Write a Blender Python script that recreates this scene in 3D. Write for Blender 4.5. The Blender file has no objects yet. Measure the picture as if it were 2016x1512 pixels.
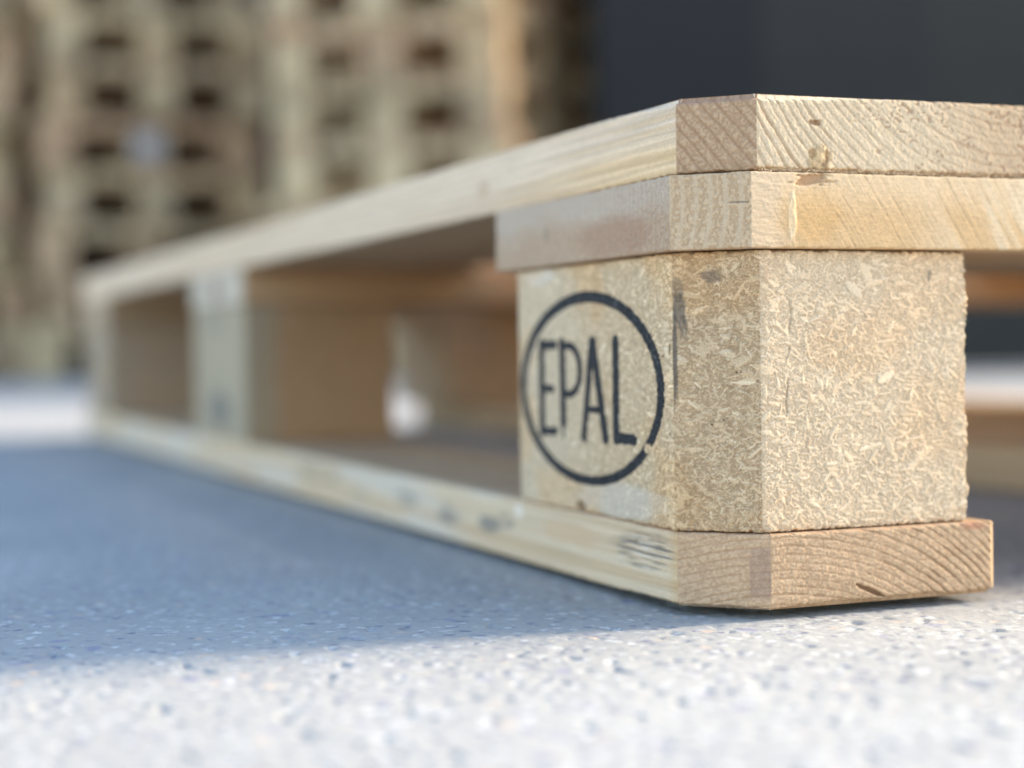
import bpy, math, random
import numpy as np
from mathutils import Vector, Matrix

random.seed(7)
rng = np.random.default_rng(11)
scene = bpy.context.scene
COL = scene.collection

# ------------------------------------------------------------------ camera
W, H = 2016, 1512
F_PX = 3339.68
cam_right = Vector((-0.37638075, -0.92635003, -0.01459946))
cam_up = Vector((0.01492527, -0.02181891, 0.99965052))
cam_fwd = Vector((0.92634484, -0.37603131, -0.02203825))
cam_pos = Vector((-0.41215, 0.22557, 0.07528))
cd = bpy.data.cameras.new("camera")
cam = bpy.data.objects.new("camera", cd)
COL.objects.link(cam)
m = Matrix((cam_right, cam_up, -cam_fwd)).transposed().to_4x4()
m.translation = cam_pos
cam.matrix_world = m
cd.sensor_fit = 'HORIZONTAL'
cd.sensor_width = 36.0
cd.lens = 36.0 * F_PX / W
cd.clip_start = 0.01
cd.clip_end = 500.0
cd.dof.use_dof = True
cd.dof.focus_distance = 0.468
cd.dof.aperture_fstop = 4.7
cd.dof.aperture_blades = 0
scene.camera = cam

# ------------------------------------------------------------------ light
SUN_EL, SUN_FRONT = math.radians(25.0), math.radians(2.5)
sun_dir = Vector((-math.sin(SUN_FRONT) * math.cos(SUN_EL), -math.cos(SUN_FRONT) * math.cos(SUN_EL), math.sin(SUN_EL)))
world = bpy.data.worlds.new("World")
scene.world = world
world.use_nodes = True
wn = world.node_tree.nodes
wl = world.node_tree.links
sky = wn.new('ShaderNodeTexSky')
sky.sky_type = 'NISHITA'
sky.sun_disc = False
sky.sun_elevation = SUN_EL
sky.sun_rotation = math.atan2(sun_dir.x, sun_dir.y)
sky.altitude = 100
sky.air_density = 1.0
sky.dust_density = 1.0
sky.ozone_density = 1.3
wl.new(sky.outputs[0], wn['Background'].inputs[0])
wn['Background'].inputs[1].default_value = 0.15
sl = bpy.data.lights.new("sun", 'SUN')
sl.energy = 2.7
sl.angle = math.radians(13.0)
sl.color = (1.0, 0.87, 0.69)
so = bpy.data.objects.new("sun", sl)
COL.objects.link(so)
so.rotation_euler = sun_dir.to_track_quat('Z', 'Y').to_euler()
vs = scene.view_settings
vs.view_transform = 'Standard'
vs.look = 'None'
vs.exposure = 1.88
vs.gamma = 1.0
scene.cycles.max_bounces = 10
scene.cycles.diffuse_bounces = 8


# ------------------------------------------------------------------ helpers
def _hash(ix, iy, seed):
    h = (ix.astype(np.int64) * 374761393 + iy.astype(np.int64) * 668265263 + seed * 1442695041) & 0xFFFFFFFF
    h = ((h ^ (h >> 13)) * 1274126177) & 0xFFFFFFFF
    h = (h ^ (h >> 16)) & 0xFFFFFFFF
    h = (h * 2246822519) & 0xFFFFFFFF
    return ((h ^ (h >> 15)) & 0xFFFFFF) / float(0xFFFFFF)


def vn(x, y, seed=0):
    """2-D value noise, 0..1"""
    x = np.asarray(x, float)
    y = np.asarray(y, float)
    x, y = np.broadcast_arrays(x, y)
    xi = np.floor(x)
    yi = np.floor(y)
    fx = x - xi
    fy = y - yi
    fx = fx * fx * (3 - 2 * fx)
    fy = fy * fy * (3 - 2 * fy)
    a = _hash(xi, yi, seed)
    b = _hash(xi + 1, yi, seed)
    c = _hash(xi, yi + 1, seed)
    d = _hash(xi + 1, yi + 1, seed)
    return (a * (1 - fx) + b * fx) * (1 - fy) + (c * (1 - fx) + d * fx) * fy


def fbm(x, y, seed=0, oct=3):
    s = 0.0
    a = 0.5
    t = 0.0
    for o in range(oct):
        s = s + a * vn(x * 2 ** o, y * 2 ** o, seed + 17 * o)
        t += a
        a *= 0.5
    return s / t


def sstep(a, b, x):
    t = np.clip((x - a) / (b - a), 0, 1)
    return t * t * (3 - 2 * t)


def mix(a, b, t):
    a = np.asarray(a, float)
    b = np.asarray(b, float)
    t = np.asarray(t, float)[..., None]
    return a * (1 - t) + b * t


def blob(x, y, cx, cy, rx, ry, seed=0, rough=0.5):
    d = np.sqrt(((x - cx) / rx) ** 2 + ((y - cy) / ry) ** 2)
    d = d + rough * (fbm(x / max(rx, .1) * 2.5 + 9, y / max(ry, .1) * 2.5, seed) - .5)
    return 1 - sstep(.6, 1.05, d)


def tag(o, label=None, cat=None, group=None, kind=None):
    if label:
        o['label'] = label
    if cat:
        o['category'] = cat
    if group:
        o['group'] = group
    if kind:
        o['kind'] = kind
    return o


def empty(name, loc=(0, 0, 0)):
    o = bpy.data.objects.new(name, None)
    o.empty_display_size = .05
    o.location = loc
    COL.objects.link(o)
    return o


def link(name, me, parent=None):
    o = bpy.data.objects.new(name, me)
    COL.objects.link(o)
    if parent:
        o.parent = parent
    return o


def mesh_np(name, verts, faces, mat, tone=None, smooth=True):
    """faces: list of arrays (n,k)"""
    me = bpy.data.meshes.new(name)
    verts = np.asarray(verts, np.float32)
    me.vertices.add(len(verts))
    me.vertices.foreach_set('co', verts.ravel())
    loops = np.concatenate([np.asarray(f, np.int32).ravel() for f in faces])
    sizes = np.concatenate([np.full(len(f), np.asarray(f).shape[1], np.int32) for f in faces])
    starts = np.concatenate([[0], np.cumsum(sizes)[:-1]]).astype(np.int32)
    me.loops.add(len(loops))
    me.loops.foreach_set('vertex_index', loops)
    me.polygons.add(len(sizes))
    me.polygons.foreach_set('loop_start', starts)
    me.polygons.foreach_set('loop_total', sizes)
    me.update(calc_edges=True)
    me.polygons.foreach_set('use_smooth', np.full(len(sizes), smooth, bool))
    if tone is not None:
        at = me.attributes.new('tone', 'FLOAT_COLOR', 'POINT')
        c = np.ones((len(verts), 4), np.float32)
        c[:, :3] = tone
        at.data.foreach_set('color', c.ravel())
    if mat:
        me.materials.append(mat)
    me.validate()
    return me


# ------------------------------------------------------------------ node materials
def nodes(name):
    mt = bpy.data.materials.new(name)
    mt.use_nodes = True
    nt = mt.node_tree
    return mt, nt.nodes, nt.links, nt.nodes['Principled BSDF']


def mat_tone(name, rough=.9, fine=.25, scale=2200, bump=.15, spec=.08):
    """albedo from the mesh's own 'tone' attribute, broken up by fine noise"""
    mt, n, l, p = nodes(name)
    a = n.new('ShaderNodeAttribute')
    a.attribute_name = 'tone'
    tc = n.new('ShaderNodeTexCoord')
    nz = n.new('ShaderNodeTexNoise')
    nz.inputs['Scale'].default_value = scale
    nz.inputs['Detail'].default_value = 3
    l.new(tc.outputs['Object'], nz.inputs['Vector'])
    mr = n.new('ShaderNodeMapRange')
    mr.inputs['From Min'].default_value = .3
    mr.inputs['From Max'].default_value = .7
    mr.inputs['To Min'].default_value = 1 - fine
    mr.inputs['To Max'].default_value = 1 + fine
    l.new(nz.outputs['Fac'], mr.inputs['Value'])
    mx = n.new('ShaderNodeVectorMath')
    mx.operation = 'SCALE'
    l.new(a.outputs['Color'], mx.inputs[0])
    l.new(mr.outputs[0], mx.inputs['Scale'])
    l.new(mx.outputs[0], p.inputs['Base Color'])
    p.inputs['Roughness'].default_value = rough
    p.inputs['Specular IOR Level'].default_value = spec
    b = n.new('ShaderNodeBump')
    b.inputs['Strength'].default_value = bump
    b.inputs['Distance'].default_value = .0003
    l.new(nz.outputs['Fac'], b.inputs['Height'])
    l.new(b.outputs[0], p.inputs['Normal'])
    return mt


def mat_wood(name, c1, c2, along='X', scale=60, rough=.75, stain=None, bump=.25):
    """long grain wood: noise stretched along one axis"""
    mt, n, l, p = nodes(name)
    tc = n.new('ShaderNodeTexCoord')
    mp = n.new('ShaderNodeMapping')
    sc = [1, 1, 1]
    sc['XYZ'.index(along)] = .06
    mp.inputs['Scale'].default_value = sc
    l.new(tc.outputs['Object'], mp.inputs['Vector'])
    oi = n.new('ShaderNodeObjectInfo')
    ad = n.new('ShaderNodeVectorMath')
    ad.operation = 'ADD'
    l.new(mp.outputs[0], ad.inputs[0])
    cb = n.new('ShaderNodeCombineXYZ')
    mm = n.new('ShaderNodeMath')
    mm.operation = 'MULTIPLY'
    mm.inputs[1].default_value = 7.3
    l.new(oi.outputs['Random'], mm.inputs[0])
    for k in range(3):
        l.new(mm.outputs[0], cb.inputs[k])
    l.new(cb.outputs[0], ad.inputs[1])
    nz = n.new('ShaderNodeTexNoise')
    nz.inputs['Scale'].default_value = scale
    nz.inputs['Detail'].default_value = 5
    nz.inputs['Distortion'].default_value = .6
    l.new(ad.outputs[0], nz.inputs['Vector'])
    rp = n.new('ShaderNodeValToRGB')
    rp.color_ramp.elements[0].position = .35
    rp.color_ramp.elements[0].color = (*c1, 1)
    rp.color_ramp.elements[1].position = .68
    rp.color_ramp.elements[1].color = (*c2, 1)
    l.new(nz.outputs['Fac'], rp.inputs['Fac'])
    out = rp.outputs['Color']
    if stain:
        sn = n.new('ShaderNodeTexNoise')
        sn.inputs['Scale'].default_value = 22
        sn.inputs['Detail'].default_value = 3
        l.new(tc.outputs['Object'], sn.inputs['Vector'])
        sr = n.new('ShaderNodeMapRange')
        sr.inputs['From Min'].default_value = .56
        sr.inputs['From Max'].default_value = .74
        l.new(sn.outputs['Fac'], sr.inputs['Value'])
        mx = n.new('ShaderNodeMix')
        mx.data_type = 'RGBA'
        l.new(sr.outputs[0], mx.inputs['Factor'])
        l.new(out, mx.inputs['A'])
        mx.inputs['B'].default_value = (*stain, 1)
        out = mx.outputs['Result']
    l.new(out, p.inputs['Base Color'])
    p.inputs['Roughness'].default_value = rough
    p.inputs['Specular IOR Level'].default_value = .25
    b = n.new('ShaderNodeBump')
    b.inputs['Strength'].default_value = bump
    b.inputs['Distance'].default_value = .001
    l.new(nz.outputs['Fac'], b.inputs['Height'])
    l.new(b.outputs[0], p.inputs['Normal'])
    return mt


def mat_chipboard(name):
    mt, n, l, p = nodes(name)
    tc = n.new('ShaderNodeTexCoord')
    v = n.new('ShaderNodeTexVoronoi')
    v.inputs['Scale'].default_value = 420
    mp = n.new('ShaderNodeMapping')
    mp.inputs['Scale'].default_value = (.5, .5, 1)
    l.new(tc.outputs['Object'], mp.inputs['Vector'])
    l.new(mp.outputs[0], v.inputs['Vector'])
    rp = n.new('ShaderNodeValToRGB')
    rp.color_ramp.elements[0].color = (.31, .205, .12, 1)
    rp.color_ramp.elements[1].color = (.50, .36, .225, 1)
    sx = n.new('ShaderNodeSeparateColor')
    l.new(v.outputs['Color'], sx.inputs[0])
    l.new(sx.outputs[0], rp.inputs['Fac'])
    nz = n.new('ShaderNodeTexNoise')
    nz.inputs['Scale'].default_value = 28
    l.new(tc.outputs['Object'], nz.inputs['Vector'])
    sr = n.new('ShaderNodeMapRange')
    sr.inputs['From Min'].default_value = .5
    sr.inputs['From Max'].default_value = .7
    sr.inputs['To Max'].default_value = .25
    l.new(nz.outputs['Fac'], sr.inputs['Value'])
    mx = n.new('ShaderNodeMix')
    mx.data_type = 'RGBA'
    l.new(sr.outputs[0], mx.inputs['Factor'])
    l.new(rp.outputs[0], mx.inputs['A'])
    mx.inputs['B'].default_value = (.24, .24, .22, 1)
    l.new(mx.outputs['Result'], p.inputs['Base Color'])
    p.inputs['Roughness'].default_value = .9
    b = n.new('ShaderNodeBump')
    b.inputs['Strength'].default_value = .5
    b.inputs['Distance'].default_value = .001
    l.new(sx.outputs[1], b.inputs['Height'])
    l.new(b.outputs[0], p.inputs['Normal'])
    return mt


M_tone_wood = mat_tone('sawn_pine', rough=.92, fine=.10, scale=1500, bump=.25)
M_tone_chip = mat_tone('pressed_wood_chips', rough=.95, fine=.14, scale=1800, bump=.25)
M_ink = mat_tone('stencil_ink', rough=.6, fine=.35, scale=1400, bump=.3)
M_pine_x = mat_wood('pine_long', (.41, .275, .155), (.60, .43, .26), 'X')
M_pine_y = mat_wood('pine_across', (.38, .25, .14), (.56, .40, .24), 'Y')
M_pine_dull = mat_wood('pine_dull', (.36, .255, .16), (.53, .40, .255), 'X')
M_chip = mat_chipboard('pressed_chip_far')

MM = .001


# ------------------------------------------------------------------ dense board: a closed wall strip with relief + two caps
def strip_board(name, pts, steps, z0, z1, zstep, surf, mat, parent, edge, cap_tone, ink=None, cap_mat=None):
    """pts: outline in mm (x, y) anticlockwise from above, y up = the photographer's left.
    steps: columns' spacing of each outline segment (number or list of positions along it 0..len).
    surf(seg, x, y, s, z) -> relief mm, rgb.   edge(s, top, x, y) -> wear of the top / bottom edge in mm"""
    n = len(pts)
    P = np.array(pts, float)
    xs, ys, ss, sg = [], [], [], []
    s0 = 0.0
    segn = []
    for i in range(n):
        a, b = P[i], P[(i + 1) % n]
        L = np.hypot(*(b - a))
        d = (b - a) / L
        segn.append((d[1], -d[0]))
        st = steps[i]
        t = np.arange(int(max(1, round(L / st)))) / max(1, round(L / st)) * L if np.isscalar(st) else np.asarray(st, float)
        xs.append(a[0] + d[0] * t)
        ys.append(a[1] + d[1] * t)
        ss.append(s0 + t)
        sg.append(np.full(len(t), i))
        s0 += L
    nx = np.concatenate([np.full(len(g), segn[g[0]][0]) for g in sg])
    ny = np.concatenate([np.full(len(g), segn[g[0]][1]) for g in sg])
    k = 0
    for i in range(n):                                    # mitred corners
        a = np.array(segn[i - 1])
        b = np.array(segn[i])
        mvec = (a + b) / (1 + a @ b)
        nx[k], ny[k] = mvec
        k += len(sg[i])
    xs, ys, ss, sg = map(np.concatenate, (xs, ys, ss, sg))
    C = len(xs)
    zr = np.linspace(z0, z1, int(round((z1 - z0) / zstep)) + 1)
    # extra rows close to the edges
    R = len(zr)
    X = np.broadcast_to(xs, (R, C))
    Y = np.broadcast_to(ys, (R, C))
    S = np.broadcast_to(ss, (R, C))
    G = np.broadcast_to(sg, (R, C))
    Z = np.broadcast_to(zr[:, None], (R, C))
    h, rgb = surf(G, X, Y, S, Z)
    et = edge(ss, True, xs, ys)
    eb = edge(ss, False, xs, ys)
    rt = .5 + 1.2 * et
    rb = .5 + 1.2 * eb
    wt = np.clip(1 - (z1 - Z) / rt, 0, 1) ** 2
    wb = np.clip(1 - (Z - z0) / rb, 0, 1) ** 2
    h = h * np.clip(np.minimum(z1 - Z, Z - z0) / .5, .35, 1)
    h = h - et * wt - eb * wb
    Zp = Z - et * wt * .8 + eb * wb * .8
    V = np.stack([X + nx * h, Y + ny * h, Zp], -1)
    rgb = np.asarray(rgb)
    idx = np.arange(R * C).reshape(R, C)
    a = idx[:-1]
    b = np.roll(a, -1, 1)
    c = np.roll(idx[1:], -1, 1)
    d = idx[1:]
    Q = np.stack([a, b, c, d], -1).reshape(-1, 4)
    verts = [V.reshape(-1, 3)]
    tone = [rgb.reshape(-1, 3)]
    base = R * C
    faces_extra = []
    for top in (True, False):                             # ring sloping in, then a flat cap
        row = V[-1] if top else V[0]
        ring = row.copy()
        ring[:, 0] = xs - nx * 2.4
        ring[:, 1] = ys - ny * 2.4
        ring[:, 2] = (z1 - .02) if top else (z0 + .02)
        r0 = (R - 1) * C if top else 0
        o = np.arange(C) + r0
        i2 = np.arange(C) + base
        if top:
            q = np.stack([o, np.roll(o, -1), np.roll(i2, -1), i2], -1)
        else:
            q = np.stack([np.roll(o, -1), o, i2, np.roll(i2, -1)], -1)
        faces_extra.append(q)
        verts.append(ring)
        tone.append(rgb[-1] if top else rgb[0])
        base += C
        cp = P.copy()
        cen = cp.mean(0)
        cap = np.zeros((n, 3))
        for i in range(n):
            aa = np.array(segn[i - 1])
            bb = np.array(segn[i])
            mv = (aa + bb) / (1 + aa @ bb)
            cap[i, :2] = cp[i] - mv * 2.3
        cap[:, 2] = (z1 - .06) if top else (z0 + .06)
        ci = np.arange(n) + base
        faces_extra.append((ci if top else ci[::-1])[None, :])
        verts.append(cap)
        tone.append(np.broadcast_to(np.array(cap_tone), (n, 3)))
        base += n
    verts = np.concatenate(verts) * MM
    tone = np.concatenate(tone) * (1.10, .975, .86)
    o = None
    if ink is not None:
        fm = ink[a.ravel()] & ink[c.ravel()]
        me = mesh_np(name, verts, [Q[~fm]] + faces_extra, mat, tone)
        grain_caps(me, C, cap_mat)
        o = link(name, me, parent)
        used, inv = np.unique(Q[fm].ravel(), return_inverse=True)
        ime = mesh_np('stencilled_mark', verts[used], [inv.reshape(-1, 4)], M_ink, tone[used])
        io = link('stencilled_mark', ime, o)
        io['label'] = 'black stencilled oval around the letters EPAL'
    else:
        me = mesh_np(name, verts, [Q] + faces_extra, mat, tone)
        grain_caps(me, C, cap_mat)
        o = link(name, me, parent)
    return o


def grain_caps(me, C, cap_mat):
    """the broad top and bottom faces (last of each ring) carry the long grain"""
    if cap_mat:
        me.materials.append(cap_mat)
        k = len(me.polygons)
        me.polygons[k - 1].material_index = 1
        me.polygons[k - 2 - C].material_index = 1


def rough_edge(seed, amp, base=.12, freq=.6):
    def f(s, top, x, y):
        k = seed + (50 if top else 0)
        e = base + amp * np.maximum(0, fbm(s * freq, s * 0 + 3.1, k) - .35) ** 1.2 * 1.8
        e = e + .25 * amp * vn(s * 2.3, s * 0 + .7, k + 9)
        return e
    return f


def lerp_positions(parts):
    """column positions: list of (start, end, step)"""
    out = []
    for a, b, st in parts:
        k = max(1, int(round((b - a) / st)))
        out.append(a + (b - a) * np.arange(k) / k)
    return np.concatenate(out)


def end_grain(u, v, pu, pv, spacing, seed, wob=.5):
    """rings round a pith at (pu, pv): returns phase 0..1 and the ring line mask"""
    r = np.hypot(u - pu, v - pv)
    r = r + wob * spacing * (fbm(u * .05, v * .05, seed) - .5) * 2 + .10 * spacing * (vn(u * .9, v * .9, seed + 3) - .5)
    ph = r / spacing + 1.3 * vn(r * .11, r * 0 + .5, seed + 7) + .5 * vn(r * .33, r * 0 + .5, seed + 8)
    fr = ph - np.floor(ph)
    k = np.floor(ph)
    return fr, k


def granules(u, v, seed, size=.9):
    a = vn(u / size, v / size, seed)
    b = vn(u / size * 2.3 + 7, v / size * 2.3, seed + 5)
    return .62 * a + .38 * b


# ------------------------------------------------------------------ the pallet
pallet = empty('wooden_pallet', (0, 0, 0))
tag(pallet, 'pale wooden four-way shipping pallet lying on speckled concrete, EPAL stencilled on its corner block', 'pallet')

Z1, Z2, Z3, Z4 = 21.5, 101.6, 123.1, 144.9


# ---- top deck board at the near edge (runs away to the left)
def surf_top(G, x, y, s, z):
    yr = -y
    h = np.zeros_like(z)
    rgb = np.zeros(z.shape + (3,))
    rgb[:] = (.52, .41, .27)
    # long-grain left edge
    mL = G == 0
    X_, Z_ = x[mL], z[mL]
    ln = fbm(X_ * .006, (Z_ + 1.2 * fbm(X_ * .02, Z_ * .1, 3)) * .55, 21, 3)
    streak = fbm(X_ * .05, Z_ * 2.2, 22, 3)
    lines = sstep(.55, .75, np.sin((Z_ + .018 * X_ + 1.5 * ln) * 2 * np.pi / 3.1) * .5 + .5)
    c = mix((.66, .59, .47), (.54, .45, .32), sstep(.35, .7, ln))
    c = mix(c, np.array((.44, .385, .31)), .42 * lines)
    c = c * (.86 + .28 * streak)[:, None]
    warm = sstep(.3, .75, 1 - (Z_ - Z3) / 21.8) * sstep(170, 40, X_) * .8
    c = mix(c, c * np.array((1.02, .92, .72)), warm)
    kn = blob(X_, Z_, 168, 133, 7, 4, 5)
    c = mix(c, np.array((.42, .32, .22)), .5 * kn)
    rgb[mL] = c * (1.13, 1.05, 1.03)
    h[mL] = .12 * (streak - .5) - .10 * lines + .10 * (fbm(X_ * 1.4, Z_ * 1.4, 27) - .5)
    # chamfer: end grain, brown
    mC = G == 1
    u = (x[mC] * .72 + yr[mC] * .72)
    w = (yr[mC] - x[mC]) * .7071
    fr, k = end_grain(yr[mC], z[mC], 104, 196, 2.55, 41, .5)
    late = sstep(.62, .8, fr) * (1 - sstep(.93, 1.0, fr))
    g = granules(w, z[mC], 33, .62)
    gb = sstep(.35, .65, g)
    c = mix((.40, .275, .18), (.49, .355, .24), gb)
    c = mix(c, np.array((.31, .20, .125)), .7 * late)
    top = sstep(142.8, 144.2, z[mC] + .9 * vn(w * .4, z[mC] * 0, 35))
    c = mix(c, np.array((.33, .19, .14)), .4 * top)
    rgb[mC] = c
    h[mC] = .20 * (fbm(w * 2.5, z[mC] * 2.5, 37, 2) - .5) + .26 * (gb - .5) * (1 - .7 * late) - .16 * late + .12 * (fbm(w * .3, z[mC] * .3, 36) - .5)
    # right end: end grain
    mR = G == 2
    Yr, Zr = yr[mR], z[mR]
    fr, k = end_grain(Yr, Zr, 104, 196, 2.55 + .0 * Yr, 41, .5)
    late = sstep(.60, .78, fr) * (1 - sstep(.92, 1.0, fr))
    vary = vn(k * 1.7, k * 0, 44)
    g = granules(Yr * 1.2, Zr * .8, 45, .75)
    gb = sstep(.45, .62, g)
    left = 1 - sstep(30, 62, Yr)
    right = sstep(66, 100, Yr)
    c = mix((.60, .495, .35), (.70, .605, .45), fbm(Yr * 1.6, Zr * 1.1, 46, 3))
    c = mix(c, np.array((.55, .42, .285)), right * .75)
    c = mix(c, np.array((.47, .33, .21)), late * (.20 + .38 * vary) * (.45 + .55 * np.maximum(left * .8, right)))
    pits = sstep(.70, .78, vn(Yr * 1.1, Zr * 1.6, 47)) * sstep(.45, .6, fbm(Yr * .08, Zr * .12, 48)) * sstep(40, 60, Yr)
    c = mix(c, np.array((.42, .25, .16)), .55 * pits)
    fl = blob(Yr, Zr, 35.4, 137.2, 2.4, .9, 8, .9)
    c = mix(c, np.array((.30, .17, .09)), .8 * fl)
    dn = blob(Yr, Zr, 36.3, 126.5, 4.6, 4.6, 9, .8)
    dn2 = dn * sstep(.42, .6, fbm(Yr * .8, Zr * .35, 10))
    c = mix(c, np.array((.50, .33, .17)), .75 * dn)
    c = mix(c, np.array((.66, .53, .34)), .8 * dn2)
    saw = fbm((Yr + Zr * .95) * 1.3, (Yr - Zr) * .05, 49)
    c = c * (.77 + .25 * saw)[:, None]
    rgb[mR] = c
    ridge = np.sin(fr * 2 * np.pi)
    fz = fbm(Yr * 2.6, Zr * 1.9, 51, 2)
    brk = sstep(.25, .6, fbm(Yr * .4, Zr * .4, 53))
    h[mR] = -(.42 * left + .16) * late * (.3 + .9 * vary) * (.4 + .6 * brk) + .10 * (gb - .5) + .20 * (fz - .5) - .35 * pits + .16 * (saw - .5) - .9 * dn + 1.0 * dn2 - .5 * fl \
        + .25 * (fbm(Yr * .12, Zr * .2, 50) - .5)
    return h, rgb


def edge_top(s, top, x, y):
    e = rough_edge(101, .55 if not top else .35, .14)(s, top, x, y)
    if not top:
        yr = -y
        m_ = (x < .5) & (yr > 16)
        e = e + m_ * (.35 + .55 * np.maximum(0, fbm(yr * .5, yr * 0, 77) - .25) + .35 * vn(yr * 1.8, yr * 0, 78))
    # worn, rounded near corner
    near = np.exp(-((x + y * -1 - 17) / 26.) ** 2)
    return e + (1.5 if top else .1) * near


ct = 16.3
top_pts = [(1198, .4), (ct, .4), (0, -ct), (0, -145), (1198, -145)]
near_cols = lerp_positions([(0, 700, 8), (700, 980, 3), (980, 1080, 1), (1080, 1198 - ct, .33)])
deck = strip_board('deck_board', top_pts, [near_cols, .25, .25, 30, 12], Z3 + .25, Z4, .25, surf_top, M_tone_wood, pallet, edge_top, (.60, .48, .32), cap_mat=M_pine_x)
deck['label'] = 'outer deck board, pale with a sawn-off corner'


# ---- stringer board (runs across under the deck)
def surf_str(G, x, y, s, z):
    yr = -y
    h = np.zeros_like(z)
    rgb = np.zeros(z.shape + (3,))
    rgb[:] = (.48, .36, .23)
    for seg in (0, 1):
        mm = G == seg
        X_, Yr, Zr = x[mm], yr[mm], z[mm]
        w = X_ * 1.0
        # rings run nearly vertical
        q_ = w + .10 * (Zr - Z2) + 1.2 * np.sin((Zr - Z2) * .11 + .6) + 3 * (fbm(w * .03, Zr * .03, 61) - .5)
        ph = q_ / 2.9 + 1.1 * vn(q_ * .07, q_ * 0, 62)
        fr = ph - np.floor(ph)
        late = sstep(.55, .7, fr) * (1 - sstep(.92, 1, fr))
        g = granules(w * 1.5, Zr * .8, 63 + seg, .62)
        gb = sstep(.38, .66, g)
        hi = sstep(.35, .8, (Zr - Z2) / 21.5 + .5 * (fbm(w * .05, Zr * .1, 64) - .5))
        if seg == 0:
            c = mix((.42, .305, .21), (.49, .375, .275), gb)
            c = mix(c, np.array((.51, .45, .385)), hi * .7)
            red = blob(X_, Zr, 52, 108, 30, 7, 66)
            c = mix(c, np.array((.36, .215, .15)), .5 * red)
            nk = blob(X_, Zr, 104, 112, 1.6, 3, 67)
            c = mix(c, np.array((.22, .18, .15)), .7 * nk)
            c = mix(c, np.array((.35, .28, .23)), .45 * late)
            rough = .26 + .30 * sstep(75, 25, X_)
        else:
            c = mix((.46, .345, .23), (.56, .435, .30), gb)
            c = mix(c, np.array((.53, .43, .31)), .6 * late)
            dk = blob(Yr, Zr, 11.2, 114.5, 2.6, .35, 68, .3)
            c = mix(c, np.array((.14, .12, .10)), .7 * dk)
            rough = .34
        rgb[mm] = c
        h[mm] = rough * ((gb - .5) * (1 - .85 * late) + .35 * late) + .15 * (fbm(w * .25, Zr * .25, 69) - .5)
    mR = G == 2
    Yr, Zr = yr[mR], z[mR]
    d = Yr + .62 * (Zr - Z2) + 3 * (fbm(Yr * .02, Zr * .05, 71) - .5)
    sc = np.abs(((d / 5.6) % 1) - .5) * 2
    line = 1 - sstep(.0, .16, sc + .12 * (vn(d * .7, Zr * .8, 72) - .3))
    line = line * sstep(.30, .55, fbm(Yr * .06, Zr * .15, 73)) * sstep(33, 46, Yr)
    fine = fbm(Yr * .5, Zr * 3.2, 74, 3)
    saw = fbm(d * 1.6, (Yr - Zr) * .05, 75, 2)
    up = sstep(.35, .95, (Zr - Z2) / 21.5)
    c = mix((.60, .435, .25), (.685, .54, .36), up)
    pale = sstep(.42, .62, fbm(d * .12, Zr * .02, 76)) * sstep(58, 100, Yr)  # slanting lit patch towards the right, its light painted into the tone
    c = mix(c, np.array((.72, .63, .475)), .75 * pale)
    nearc = 1 - sstep(19, 30, Yr)
    c = mix(c, np.array((.66, .535, .39)), .7 * nearc)
    c = mix(c, np.array((.44, .30, .17)), .55 * line)
    c = c * (.76 + .18 * fine + .11 * saw)[:, None]
    vk = blob(Yr, Zr, 26.8, 110.5, 1.5, 8.5, 79, .7)
    c = mix(c, np.array((.74, .63, .47)), .7 * vk)
    pit = blob(Yr, Zr, 33.0, 121.0, 6.5, 1.9, 80, 1.2)
    c = mix(c, np.array((.36, .215, .12)), .75 * pit)
    kn = blob(Yr, Zr, 33, 112, 14, 9, 81, .6)
    c = mix(c, c * np.array((1.0, .90, .72)), .55 * kn)
    rgb[mR] = c
    fib = fbm(Yr * .25, Zr * 1.2, 82)
    h[mR] = -.12 * line + .09 * (saw - .5) + .12 * (fine - .5) + .20 * vk * (.3 + vn(Yr * 1.5, Zr * .5, 83)) - 1.0 * pit \
        + .35 * nearc * (fib - .5) + .18 * (fbm(Yr * .09, Zr * .12, 84) - .5)
    return h, rgb


cs = 16.7
SY, SX = 3.0, -1.0
str_pts = [(149.0, SY), (cs + SX, SY), (SX, -cs + 3.0), (SX, -800), (149.0, -800)]
stringer = strip_board('stringer_board', str_pts, [.33, .25, lerp_positions([(0, 105, .25), (105, 200, 2), (200, 784, 20)]), 12, 20],
                       Z2 + .1, Z3, .25, surf_str, M_tone_wood, pallet, rough_edge(111, .35, .12), (.50, .38, .245), cap_mat=M_pine_y)
stringer['label'] = 'near stringer board with rough end grain at its sawn corner'


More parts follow.
